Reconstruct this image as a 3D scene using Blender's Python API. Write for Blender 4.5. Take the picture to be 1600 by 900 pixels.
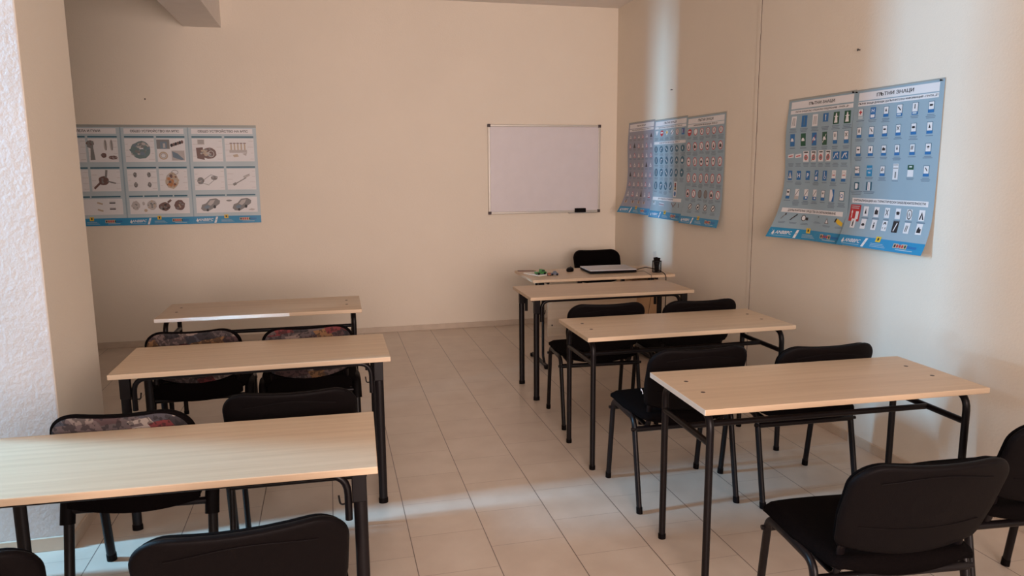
import bpy, math, random
from mathutils import Vector, Matrix
random.seed(4)
S = bpy.context.scene
COL = S.collection
PI = math.pi
for o in list(bpy.data.objects):
    bpy.data.objects.remove(o)

# ------------------------------------------------------------------ camera
YAW, PITCH, ROLL, CAMH, FPX = math.radians(13.740), math.radians(9.1346), math.radians(-0.4269), 1.6245, 1163.24
fw = Vector((math.sin(YAW)*math.cos(PITCH), math.cos(YAW)*math.cos(PITCH), -math.sin(PITCH)))
rt = Vector((math.cos(YAW), -math.sin(YAW), 0))
up = rt.cross(fw)
r2 = rt*math.cos(ROLL) + up*math.sin(ROLL)
u2 = -rt*math.sin(ROLL) + up*math.cos(ROLL)
cd = bpy.data.cameras.new('camera')
cam = bpy.data.objects.new('camera', cd)
COL.objects.link(cam)
cd.sensor_width = 36
cd.lens = FPX/1600*36
cd.clip_start = 0.02
M = Matrix.Identity(4)
for i in range(3):
    M[i][0] = r2[i]; M[i][1] = u2[i]; M[i][2] = -fw[i]
M[2][3] = CAMH
cam.matrix_world = M
S.camera = cam

# ------------------------------------------------------------------ colour management, world, lights
S.view_settings.view_transform = 'Standard'
S.view_settings.look = 'None'
S.view_settings.exposure = 0.0
S.view_settings.gamma = 1.0
S.view_settings.use_curve_mapping = False
W = bpy.data.worlds.new('world'); S.world = W; W.use_nodes = True
W.node_tree.nodes['Background'].inputs[0].default_value = (1.0, 0.86, 0.76, 1)
W.node_tree.nodes['Background'].inputs[1].default_value = 0.35

def area(name, loc, direction, sx, sy, power, color, spread=180):
    l = bpy.data.lights.new(name, 'AREA'); l.shape = 'RECTANGLE'
    l.size = sx; l.size_y = sy; l.energy = power; l.color = color; l.spread = math.radians(spread)
    o = bpy.data.objects.new(name, l); COL.objects.link(o); o.location = loc
    o.rotation_euler = Vector(direction).to_track_quat('-Z', 'Y').to_euler()
    return o
COOL = (0.36, 0.69, 1.0)
# daylight of the tall narrow window in line with the front of the pillar
area('window_daylight_near', (-3.12, 3.325, 2.35), (1, 0, -0.35), 0.15, 1.6, 140, (0.27, 0.64, 1.0), 150)
# daylight slipping past behind the pillar
area('window_daylight_far', (-5.4, 2.60, 1.75), (1, 0.455, -0.02), 0.12, 2.7, 15, COOL, 24)
# unseen side light, added to brighten left-facing edges and chair sides
area('side_fill', (-5.4, 2.0, .82), (1, 0.06, 0), 0.9, 0.30, 5, COOL, 50)
# unseen fill lights added behind the viewer
area('rear_fill', (0.9, -2.2, 1.6), (0.0, 1, -0.02), 3.8, 2.3, 26, (1.0, 0.79, 0.72))
area('rear_fill_deep', (0.5, -2.3, 1.75), (0.05, 1, 0.0), 3.0, 2.0, 92, (1.0, 0.79, 0.725), 94)  # narrower beam, added to brighten the far half of the room

# ------------------------------------------------------------------ materials
def mat(name, col, rough=0.6, metal=0.0, spec=0.5, noise=0.0, nscale=8.0, bump=0.0, bscale=60.0, sheen=0.0):
    m = bpy.data.materials.new(name); m.use_nodes = True
    nt = m.node_tree; b = nt.nodes['Principled BSDF']
    b.inputs['Base Color'].default_value = (*col, 1); b.inputs['Roughness'].default_value = rough
    b.inputs['Metallic'].default_value = metal; b.inputs['Specular IOR Level'].default_value = spec
    if sheen: b.inputs['Sheen Weight'].default_value = sheen
    tc = nt.nodes.new('ShaderNodeTexCoord')
    n = nt.nodes.new('ShaderNodeTexNoise'); n.inputs['Scale'].default_value = nscale; n.inputs['Detail'].default_value = 4
    nt.links.new(tc.outputs['Object'], n.inputs['Vector'])
    r = nt.nodes.new('ShaderNodeValToRGB')
    k = noise if noise else 0.02
    r.color_ramp.elements[0].position = .3; r.color_ramp.elements[1].position = .7
    r.color_ramp.elements[0].color = (*[c*(1-k) for c in col], 1)
    r.color_ramp.elements[1].color = (*[min(1, c*(1+k)) for c in col], 1)
    nt.links.new(n.outputs['Fac'], r.inputs['Fac']); nt.links.new(r.outputs['Color'], b.inputs['Base Color'])
    if bump:
        n2 = nt.nodes.new('ShaderNodeTexNoise'); n2.inputs['Scale'].default_value = bscale; n2.inputs['Detail'].default_value = 5
        nt.links.new(tc.outputs['Object'], n2.inputs['Vector'])
        bp = nt.nodes.new('ShaderNodeBump'); bp.inputs['Strength'].default_value = bump; bp.inputs['Distance'].default_value = 0.01
        nt.links.new(n2.outputs['Fac'], bp.inputs['Height']); nt.links.new(bp.outputs['Normal'], b.inputs['Normal'])
    return m

WALL = mat('wall_paint', (0.81, 0.73, 0.615), 0.75, noise=0.02, nscale=1.5, bump=0.12, bscale=90)
PLASTER = mat('rough_plaster', (0.58, 0.58, 0.59), 0.8, noise=0.04, nscale=6, bump=0.45, bscale=55)
CEIL = mat('ceiling_paint', (0.84, 0.79, 0.74), 0.8, noise=0.02)
BASE = mat('skirting_tile', (0.58, 0.48, 0.38), 0.4, noise=0.08, nscale=9)
BLACKM = mat('black_enamel', (0.006, 0.004, 0.0045), 0.38, spec=0.25, noise=0.2)
BLACKF = mat('black_fabric', (0.004, 0.0028, 0.0028), 0.95, spec=0.04, noise=0.3, nscale=200, bump=0.3, bscale=500)
BLACKP = mat('black_plastic', (0.0035, 0.0022, 0.0024), 0.55, spec=0.09, noise=0.1, nscale=60, bump=0.15, bscale=400)
CAP = mat('dark_bolt_cap', (0.07, 0.045, 0.035), 0.5)
EDGE = mat('pale_edge_band', (0.78, 0.66, 0.52), 0.5)
WEDGE = mat('white_edge_strip', (0.86, 0.84, 0.80), 0.4)
CHROME = mat('steel', (0.6, 0.6, 0.6), 0.3, metal=1.0)
ALU = mat('aluminium', (0.52, 0.49, 0.44), 0.4, metal=0.6)
WBOARD = mat('whiteboard_enamel', (0.70, 0.66, 0.68), 0.32)
WHITE = mat('white_plastic', (0.8, 0.8, 0.8), 0.5)
ORANGEW = mat('cherry_laminate', (0.55, 0.33, 0.17), 0.5, noise=0.1)

def wood():
    m = bpy.data.materials.new('beech_laminate'); m.use_nodes = True
    nt = m.node_tree; b = nt.nodes['Principled BSDF']; L = nt.links.new
    tc = nt.nodes.new('ShaderNodeTexCoord'); mp = nt.nodes.new('ShaderNodeMapping')
    mp.inputs['Scale'].default_value = (0.9, 22, 22)
    oi = nt.nodes.new('ShaderNodeObjectInfo')
    L(oi.outputs['Random'], mp.inputs['Location'])
    n = nt.nodes.new('ShaderNodeTexNoise'); n.inputs['Scale'].default_value = 1.6; n.inputs['Detail'].default_value = 7; n.inputs['Roughness'].default_value = .6
    L(tc.outputs['Object'], mp.inputs['Vector']); L(mp.outputs['Vector'], n.inputs['Vector'])
    r = nt.nodes.new('ShaderNodeValToRGB'); e = r.color_ramp.elements
    e[0].position = .25; e[0].color = (0.56, 0.405, 0.265, 1); e[1].position = .75; e[1].color = (0.69, 0.525, 0.365, 1)
    L(n.outputs['Fac'], r.inputs['Fac']); L(r.outputs['Color'], b.inputs['Base Color'])
    b.inputs['Roughness'].default_value = .42
    return m
WOOD = wood()

def tile():
    m = bpy.data.materials.new('beige_floor_tile'); m.use_nodes = True
    nt = m.node_tree; b = nt.nodes['Principled BSDF']; L = nt.links.new; N = nt.nodes.new
    tc = N('ShaderNodeTexCoord'); sp = N('ShaderNodeSeparateXYZ'); L(tc.outputs['Object'], sp.inputs[0])
    def mth(op, a, v=None, w=None):
        k = N('ShaderNodeMath'); k.operation = op
        for i, x in enumerate((a, v, w)):
            if x is None: continue
            if isinstance(x, (int, float)): k.inputs[i].default_value = x
            else: L(x, k.inputs[i])
        return k.outputs[0]
    s = 1/3
    X = mth('ADD', sp.outputs['X'], -0.2884 + 30*s); Y = mth('ADD', sp.outputs['Y'], -0.2917 + 30*s)
    cb = N('ShaderNodeCombineXYZ'); L(Y, cb.inputs[0]); L(X, cb.inputs[1])
    br = N('ShaderNodeTexBrick'); L(cb.outputs[0], br.inputs['Vector'])
    br.offset = .5; br.offset_frequency = 2; br.squash = 1
    br.inputs['Scale'].default_value = 1; br.inputs['Brick Width'].default_value = s; br.inputs['Row Height'].default_value = s
    br.inputs['Mortar Size'].default_value = .0011; br.inputs['Mortar Smooth'].default_value = .3; br.inputs['Bias'].default_value = 0
    br.inputs['Color1'].default_value = (0.50, 0.50, 0.50, 1); br.inputs['Color2'].default_value = (0.58, 0.58, 0.58, 1)
    n = N('ShaderNodeTexNoise'); n.inputs['Scale'].default_value = 5; n.inputs['Detail'].default_value = 6
    L(tc.outputs['Object'], n.inputs['Vector'])
    r = N('ShaderNodeValToRGB'); r.color_ramp.elements[0].position = .3; r.color_ramp.elements[1].position = .7
    r.color_ramp.elements[0].color = (0.57, 0.47, 0.385, 1); r.color_ramp.elements[1].color = (0.66, 0.56, 0.465, 1)
    L(n.outputs['Fac'], r.inputs['Fac'])
    mx = N('ShaderNodeMix'); mx.data_type = 'RGBA'; mx.blend_type = 'OVERLAY'; mx.inputs['Factor'].default_value = .35
    L(r.outputs['Color'], mx.inputs['A']); L(br.outputs['Color'], mx.inputs['B'])
    # long joints are wider and darker than the short ones
    fr = mth('FRACT', mth('MULTIPLY', X, 3.0)); d = mth('ABSOLUTE', mth('SUBTRACT', fr, 0.5)); ln = mth('GREATER_THAN', d, 0.5-0.0062)
    mort = mth('MAXIMUM', mth('MULTIPLY', br.outputs['Fac'], .45), mth('MULTIPLY', ln, .85))
    m2 = N('ShaderNodeMix'); m2.data_type = 'RGBA'; L(mort, m2.inputs['Factor']); L(mx.outputs['Result'], m2.inputs['A'])
    m2.inputs['B'].default_value = (0.13, 0.10, 0.085, 1)
    L(m2.outputs['Result'], b.inputs['Base Color'])
    rr = N('ShaderNodeMapRange'); L(n.outputs['Fac'], rr.inputs[0]); rr.inputs[3].default_value = .24; rr.inputs[4].default_value = .42
    L(rr.outputs[0], b.inputs['Roughness'])
    bp = N('ShaderNodeBump'); bp.inputs['Strength'].default_value = .25; bp.inputs['Distance'].default_value = .002; bp.invert = True
    L(mort, bp.inputs['Height']); L(bp.outputs['Normal'], b.inputs['Normal'])
    return m
TILE = tile()

def newsprint():
    m = bpy.data.materials.new('collage_print_fabric'); m.use_nodes = True
    nt = m.node_tree; b = nt.nodes['Principled BSDF']; L = nt.links.new; N = nt.nodes.new
    tc = N('ShaderNodeTexCoord'); oi = N('ShaderNodeObjectInfo')
    ad = N('ShaderNodeVectorMath'); ad.operation = 'ADD'; L(tc.outputs['Object'], ad.inputs[0])
    ml = N('ShaderNodeVectorMath'); ml.operation = 'SCALE'; L(oi.outputs['Location'], ml.inputs[0]); ml.inputs['Scale'].default_value = 3.3; L(ml.outputs[0], ad.inputs[1])
    mp = N('ShaderNodeMapping'); mp.inputs['Scale'].default_value = (13, 1, 24); mp.inputs['Rotation'].default_value = (0, .25, 0); L(ad.outputs[0], mp.inputs['Vector'])
    v = N('ShaderNodeTexVoronoi'); v.distance = 'CHEBYCHEV'; v.inputs['Scale'].default_value = 1; v.inputs['Randomness'].default_value = .62; L(mp.outputs[0], v.inputs['Vector'])
    sp = N('ShaderNodeSeparateColor'); L(v.outputs['Color'], sp.inputs[0])
    r = N('ShaderNodeValToRGB'); r.color_ramp.interpolation = 'CONSTANT'; e = r.color_ramp.elements
    pal = [(0, (.02, .015, .018)), (.2, (.075, .055, .055)), (.34, (.045, .04, .05)), (.46, (.12, .018, .02)), (.56, (.19, .14, .12)), (.68, (.06, .03, .03)), (.78, (.11, .075, .07)), (.87, (.17, .085, .035)), (.93, (.25, .21, .185))]
    e[0].position = 0; e[0].color = (*pal[0][1], 1); e[1].position = pal[1][0]; e[1].color = (*pal[1][1], 1)
    for p, c in pal[2:]:
        k = e.new(p); k.color = (*c, 1)
    L(sp.outputs[0], r.inputs['Fac'])
    mp2 = N('ShaderNodeMapping'); mp2.inputs['Scale'].default_value = (70, 1, 60); mp2.inputs['Rotation'].default_value = (0, .4, 0); L(ad.outputs[0], mp2.inputs['Vector'])
    v2 = N('ShaderNodeTexVoronoi'); v2.distance = 'MANHATTAN'; v2.inputs['Scale'].default_value = 1; L(mp2.outputs[0], v2.inputs['Vector'])
    s2 = N('ShaderNodeSeparateColor'); L(v2.outputs['Color'], s2.inputs[0])
    r3 = N('ShaderNodeValToRGB'); r3.color_ramp.interpolation = 'CONSTANT'
    r3.color_ramp.elements[0].color = (.25, .23, .24, 1); r3.color_ramp.elements[1].position = .45; r3.color_ramp.elements[1].color = (1, 1, 1, 1)
    L(s2.outputs[1], r3.inputs['Fac'])
    mx = N('ShaderNodeMix'); mx.data_type = 'RGBA'; mx.blend_type = 'MULTIPLY'; mx.inputs['Factor'].default_value = .8
    L(r.outputs['Color'], mx.inputs['A']); L(r3.outputs['Color'], mx.inputs['B'])
    L(mx.outputs['Result'], b.inputs['Base Color']); b.inputs['Roughness'].default_value = .8
    return m
PRINT = newsprint()

# ------------------------------------------------------------------ mesh helpers
class MB:
    def __init__(s): s.v = []; s.f = []; s.mi = []; s.sm = []
    def add(s, vs, fs, mi=0, smooth=False):
        o = len(s.v); s.v += [tuple(p) for p in vs]
        for f in fs: s.f.append(tuple(o+i for i in f)); s.mi.append(mi); s.sm.append(smooth)
    def box(s, a, b, mi=0):
        x0, y0, z0 = a; x1, y1, z1 = b
        s.add([(x0,y0,z0),(x1,y0,z0),(x1,y1,z0),(x0,y1,z0),(x0,y0,z1),(x1,y0,z1),(x1,y1,z1),(x0,y1,z1)],
              [(0,3,2,1),(4,5,6,7),(0,1,5,4),(1,2,6,5),(2,3,7,6),(3,0,4,7)], mi)
    def tube(s, pts, rx, ry=None, seg=14, mi=0, up=(0, 0, 1), caps=True):
        ry = ry or rx; pts = [Vector(p) for p in pts]; n = len(pts); rings = []
        prevn = None
        for i, p in enumerate(pts):
            t = (pts[min(i+1, n-1)]-pts[max(i-1, 0)]).normalized()
            if prevn is None:
                a = Vector(up)
                if abs(a.dot(t)) > .9: a = Vector((1, 0, 0))
                nn = (a - t*a.dot(t)).normalized()
            else: nn = (prevn - t*prevn.dot(t)).normalized()
            prevn = nn; bb = t.cross(nn)
            rings.append([p + nn*(rx*math.cos(2*PI*k/seg)) + bb*(ry*math.sin(2*PI*k/seg)) for k in range(seg)])
        vs = [q for r_ in rings for q in r_]
        fs = [(i*seg+k, i*seg+(k+1) % seg, (i+1)*seg+(k+1) % seg, (i+1)*seg+k) for i in range(n-1) for k in range(seg)]
        s.add(vs, fs, mi, True)
        if caps: s.add(rings[0], [tuple(range(seg))[::-1]], mi); s.add(rings[-1], [tuple(range(seg))], mi)
    def prism(s, outline, axis, a, b, mi=0, smooth=False):
        # outline: 2-D points, extruded along axis ('x','y','z') from a to b
        def P(p, w): return {'x': (w, p[0], p[1]), 'y': (p[0], w, p[1]), 'z': (p[0], p[1], w)}[axis]
        n = len(outline); A = [P(p, a) for p in outline]; B = [P(p, b) for p in outline]
        s.add(A, [tuple(range(n))], mi); s.add(B, [tuple(range(n))[::-1]], mi)
        s.add(A+B, [(i, (i+1) % n, n+(i+1) % n, n+i) for i in range(n)], mi, smooth)
    def lathe(s, prof, c=(0, 0, 0), seg=20, mi=0):
        vs = []
        for r_, z in prof: vs += [(c[0]+r_*math.cos(2*PI*k/seg), c[1]+r_*math.sin(2*PI*k/seg), c[2]+z) for k in range(seg)]
        fs = [(i*seg+k, i*seg+(k+1) % seg, (i+1)*seg+(k+1) % seg, (i+1)*seg+k) for i in range(len(prof)-1) for k in range(seg)]
        s.add(vs, fs, mi, True)
    def build(s, name, mats, parent=None, bevel=0, sub=0, solid=0, segs=2):
        me = bpy.data.meshes.new(name); me.from_pydata(s.v, [], s.f)
        for m in (mats if isinstance(mats, (list, tuple)) else [mats]): me.materials.append(m)
        me.polygons.foreach_set('material_index', s.mi); me.polygons.foreach_set('use_smooth', s.sm)
        me.update()
        import bmesh
        bm = bmesh.new(); bm.from_mesh(me); bmesh.ops.recalc_face_normals(bm, faces=bm.faces); bm.to_mesh(me); bm.free()
        o = bpy.data.objects.new(name, me); COL.objects.link(o)
        if parent: o.parent = parent
        if solid: k = o.modifiers.new('solid', 'SOLIDIFY'); k.thickness = solid; k.offset = 0
        if bevel: k = o.modifiers.new('bevel', 'BEVEL'); k.width = bevel; k.segments = segs; k.limit_method = 'ANGLE'
        if sub: k = o.modifiers.new('sub', 'SUBSURF'); k.levels = sub; k.render_levels = sub
        return o

def fillet(pts, r, n=6):
    pts = [Vector(p) for p in pts]; out = [pts[0]]
    for i in range(1, len(pts)-1):
        a, b, c = pts[i-1], pts[i], pts[i+1]
        u, v = (a-b).normalized(), (c-b).normalized(); ang = u.angle(v)
        t = min(r/math.tan(ang/2), .48*(a-b).length, .48*(c-b).length)
        p0, p1 = b+u*t, b+v*t
        for k in range(n+1):
            w = k/n; out.append(p0*(1-w)**2 + b*2*w*(1-w) + p1*w*w)
    out.append(pts[-1]); return out

def tag(o, label, cat, group=None):
    o['label'] = label; o['category'] = cat
    if group: o['group'] = group
    return o
def thing(name, label, cat, loc=(0, 0, 0), rot=0, group=None):
    o = bpy.data.objects.new(name, None); COL.objects.link(o); o.location = loc; o.rotation_euler = (0, 0, rot)
    o.empty_display_size = .1
    return tag(o, label, cat, group)
def struct(name, mb, m, bevel=0):
    o = mb.build(name, m, bevel=bevel); o['kind'] = 'structure'; return o
def copy_tree(o, parent=None):
    c = o.copy(); COL.objects.link(c)
    if parent: c.parent = parent
    for ch in list(o.children): copy_tree(ch, c)
    return c

# ------------------------------------------------------------------ room shell
YB, XR, ZC = 7.449, 2.9595, 3.225
XL = -3.3
def sbox(name, a, b, m, bevel=0):
    k = MB(); k.box(a, b); return struct(name, k, m, bevel)
sbox('floor', (-5.8, -2.6, -.1), (XR+.2, YB+.2, 0), TILE)
sbox('ceiling', (-5.8, -2.6, ZC), (XR+.2, YB+.2, ZC+.15), CEIL)
sbox('wall_back', (-5.8, YB, 0), (XR+.2, YB+.2, ZC), WALL)
sbox('wall_right', (XR, -2.6, 0), (XR+.2, YB, ZC), WALL)
sbox('wall_outer', (-5.8, -2.6, 0), (-5.6, YB, ZC), WALL)
sbox('wall_left', (-1.60, -2.6, 0), (-1.45, 1.45, ZC), WALL)
k = MB(); k.box((-1.60, 1.45, 0), (-1.45, 3.20, .55)); k.box((-1.60, 1.45, 2.3), (-1.45, 3.20, ZC)); k.box((-1.60, 2.9, .55), (-1.45, 3.20, 2.3))
struct('wall_sill', k, WALL)
# frame of the unseen side window added with the side light (around the opening)
k = MB()
for a, b in (((-1.56, 1.45, .55), (-1.50, 1.51, 2.3)), ((-1.56, 2.84, .55), (-1.50, 2.9, 2.3)), ((-1.56, 1.51, .55), (-1.50, 2.84, .60)), ((-1.56, 1.51, 2.24), (-1.50, 2.84, 2.3))): k.box(a, b)
struct('window_1', k, WHITE)
# free-standing pillar, near face in rough plaster, sides painted
k = MB(); k.box((-2.02, 3.41, 0), (-1.153, 4.03, ZC)); k.mi = [0, 0, 1, 0, 0, 0]
struct('wall_pillar', k, [WALL, PLASTER], bevel=.006)
k = MB(); k.box((-1.19, -2.6, 2.90), (-.872, YB, ZC)); struct('ceiling_beam', k, CEIL)
sbox('blocker_wall', (-3.45, 3.60, 0), (-3.30, YB, ZC), WALL)  # unseen wall stub, added to trim the far band of daylight
sbox('blocker_panel', (-3.40, 3.41, 0), (-2.02, 3.45, ZC), WALL)  # unseen panel, added to keep the near daylight off the back wall
# skirting
sbox('baseboard_back', (-3.4, YB-.012, 0), (XR-.012, YB, .056), BASE, .002)
sbox('baseboard_right', (XR-.012, -2.6, 0), (XR, YB, .056), BASE, .002)
k = MB(); k.box((-2.03, 3.398, 0), (-1.141, 3.41, .062)); k.box((-1.153, 3.41, 0), (-1.141, 4.042, .062)); struct('baseboard_pillar', k, BASE, .002)
# vertical joint in the right wall
k = MB(); k.box((XR-.004, 4.80, .056), (XR, 4.835, ZC)); struct('trim_1', k, WALL)
k = MB()
zz = .056; y = 4.797
pts = []
while zz < ZC-.02:
    pts.append((XR-.001, y + random.uniform(-.0035, .0035), zz)); zz += random.uniform(.05, .11)
pts.append((XR-.001, y, ZC-.005))
k.tube(pts, .0022, seg=6, up=(1, 0, 0)); struct('trim_2', k, mat('dark_crack', (.10, .06, .045), .9))

# ------------------------------------------------------------------ student desks
DW, DD, DH = 1.2247, 0.5263, 0.747
TOPT = .023
def desk_top(root, caps=True):
    k = MB(); k.box((-DW/2, 0, DH-TOPT), (DW/2, DD, DH))
    top = k.build('desktop', WOOD, root, bevel=.0025)
    for sx in ((-1, 1) if caps else ()):
        for yy in (.205, .36):
            c = MB(); c.lathe([(0, .0015), (.006, .0015), (.0085, .0008), (.0095, 0)], (sx*(DW/2-.09), yy, DH), 12)
            c.build('bolt_cap', CAP, top)
    return top
def foot_cap(k, p, r): k.tube([(p[0], p[1], 0.0), (p[0], p[1], .022)], r, seg=14, up=(1, 0, 0))
def desk_a(label, x, y, rot, group):
    root = thing('student_desk', label, 'desk', (x, y, 0), rot, group)
    desk_top(root)
    zt = DH-TOPT-.016
    for sx in (-1, 1):
        X = sx*(DW/2-.05)
        # bent tube: front leg, run under the top, back leg
        k = MB(); k.tube(fillet([(X, .055, .012), (X, .055, zt), (X, DD/2, zt)], .07), .0145, up=(1, 0, 0))
        l = k.build('leg', BLACKM, root); c = MB(); foot_cap(c, (X, .055), .0165); c.build('foot_cap', BLACKP, l)
        k = MB(); k.tube(fillet([(X, DD-.055, .012), (X, DD-.055, zt), (X, DD/2, zt)], .07), .0145, up=(1, 0, 0))
        l = k.build('leg', BLACKM, root); c = MB(); foot_cap(c, (X, DD-.055), .0165); c.build('foot_cap', BLACKP, l)
        k = MB(); k.tube([(X, .06, .592), (X, DD-.06, .592)], .0135); k.build('side_rail', BLACKM, root)
    k = MB(); k.tube([(-DW/2+.05, DD/2, .592), (DW/2-.05, DD/2, .592)], .0125); k.build('crossbar', BLACKM, root)
    return root
def desk_b(label, x, y, rot, group, pale=False):
    root = thing('student_desk', label, 'desk', (x, y, 0), rot, group)
    desk_top(root, False)
    zt = DH-TOPT
    for sx in (-1, 1):
        X = sx*(DW/2-.055)
        for yy in (.05, DD-.055):
            k = MB(); k.tube([(X, yy, .012), (X, yy, zt)], .021, .0145, up=(1, 0, 0))
            # outer sleeve at the top
            k.box((X-.024 if sx > 0 else X-.020, yy-.016, zt-.10), (X+.020 if sx > 0 else X+.024, yy+.016, zt))
            l = k.build('leg', BLACKM, root, bevel=.003)
            c = MB(); c.tube([(X, yy, 0), (X, yy, .025)], .023, .0165, up=(1, 0, 0)); c.build('foot_cap', BLACKP, l)
        k = MB(); k.tube([(X, .05, zt-.02), (X, DD-.055, zt-.02)], .014); k.build('side_rail', BLACKM, root)
        # bag hook on the inner face of the front leg
        k = MB(); k.tube(fillet([(X-sx*.018, .05, .62), (X-sx*.060, .05, .615), (X-sx*.064, .05, .645)], .010), .003, seg=8); k.build('bag_hook', BLACKM, root)
    # rail under the front edge, its ends bent down inside the legs
    a = DW/2-.055-.036
    for yy in (.05, DD-.055):
        k = MB(); k.tube(fillet([(-a, yy, .565), (-a, yy, zt-.012), (a, yy, zt-.012), (a, yy, .565)], .065), .0115, up=(0, 1, 0)); k.build('bent_rail', BLACKM, root)
    return root
RG, LG = 'student desks of the right row', 'student desks of the left row'
R3 = desk_a('nearest beech desk of the right row, whole top in view, bright left edge', 1.9162, 2.3501, math.radians(-1.99), RG)
R2 = desk_a('middle beech student desk of the right row, between two pairs of black chairs', 1.8953, 3.5823, math.radians(-.43), RG)
R1 = desk_b('beech student desk of the right row standing closest to the teacher desk', 1.9297, 4.8497, math.radians(-.4), RG)
L1 = desk_a('farthest beech desk of the left row, near the back wall under the engine poster', -.4357, 4.7548, math.radians(-.47), LG)
L2 = desk_b('middle beech desk of the left row, behind two print-backed chairs', -.3581, 3.4696, 0, LG)
L3 = desk_b('large beech desk cut off by the left edge of the view', -.5040, 2.1699, math.radians(-2.0), LG)

k = MB(); k.box((-DW/2-.0012, .0015, DH-TOPT+.001), (-DW/2+.0005, DD-.0015, DH-.001)); e = k.build('edge_strip', WEDGE, R3); e['label'] = 'white plastic edge band'
k = MB(); k.box((-DW/2+.002, -.0012, DH-TOPT+.001), (.17, .0005, DH-.001)); e = k.build('edge_strip', WEDGE, L1); e['label'] = 'whitish strip on the left part of the front edge'  # white strip covers only the left part of the front edge
# ------------------------------------------------------------------ chairs
def back_shape(w0, w1, zb, zt, r, sag, n=9):
    """outline (x,z) of a backrest: narrower below, round top corners, convex lower edge"""
    pts = []
    for i in range(13):                                     # lower edge, left to right
        t = -1+2*i/12; pts.append((t*(w0/2-.012), zb+sag*(t*t)))
    zc = zt-r
    pts.append((w0/2, zb+sag+.02))
    pts.append((w1/2*.99, zb+.14))
    for i in range(n+1):
        a = PI/2*i/n; pts.append((w1/2-r+r*math.cos(a), zc+r*math.sin(a)*.92))
    for i in range(1, 6):
        t = i/6; pts.append(((w1/2-r)*(1-2*t), zc+r*.92-.006*math.sin(PI*t)))
    for i in range(n+1):
        a = PI/2+PI/2*i/n; pts.append((-w1/2+r+r*math.cos(a), zc+r*math.sin(a)*.92))
    pts.append((-w1/2*.99, zb+.14)); pts.append((-w0/2, zb+sag+.02))
    return pts
LEAN = .38
def bend(x, z, off):
    """backrest surface point: leaning back, wrapped round the sitter; off>0 goes to the sitter's side"""
    y = -.178-(z-.47)*LEAN + .55*x*x + .030*math.sin((z-.47)/.35*PI)*0
    return (x, y+off, z)
def shell(k, outline, off0, off1, mi=0, rim=.010, inset=1.0):
    n = len(outline); cx = 0; cz = sum(p[1] for p in outline)/n
    def ring(s, off): return [bend(cx+(p[0]-cx)*s, cz+(p[1]-cz)*s, off) for p in outline]
    s1, s2 = 1.0, 1-rim/.2
    rings = []
    for s in (0.25, .5, .75, .9): rings.append(ring(s*s2*inset, off0))
    rings.append(ring(s2*inset, off0)); rings.append(ring((s1+s2)/2*1.005*inset, off0+(off1-off0)*.12)); rings.append(ring(s1*inset, off0+(off1-off0)*.4))
    rings.append(ring(s1*inset, off0+(off1-off0)*.6)); rings.append(ring((s1+s2)/2*1.005*inset, off0+(off1-off0)*.88)); rings.append(ring(s2*inset, off1))
    for s in (.9, .75, .5, .25): rings.append(ring(s*s2*inset, off1))
    vs = [p for r_ in rings for p in r_]
    fs = [(i*n+j, i*n+(j+1) % n, (i+1)*n+(j+1) % n, (i+1)*n+j) for i in range(len(rings)-1) for j in range(n)]
    k.add(vs, fs, mi, True)
    for r_, off in ((rings[0], off0), (rings[-1], off1)):
        c = bend(0, cz, off); k.add(r_+[c], [(j, (j+1) % n, n) for j in range(n)], mi, True)
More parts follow.
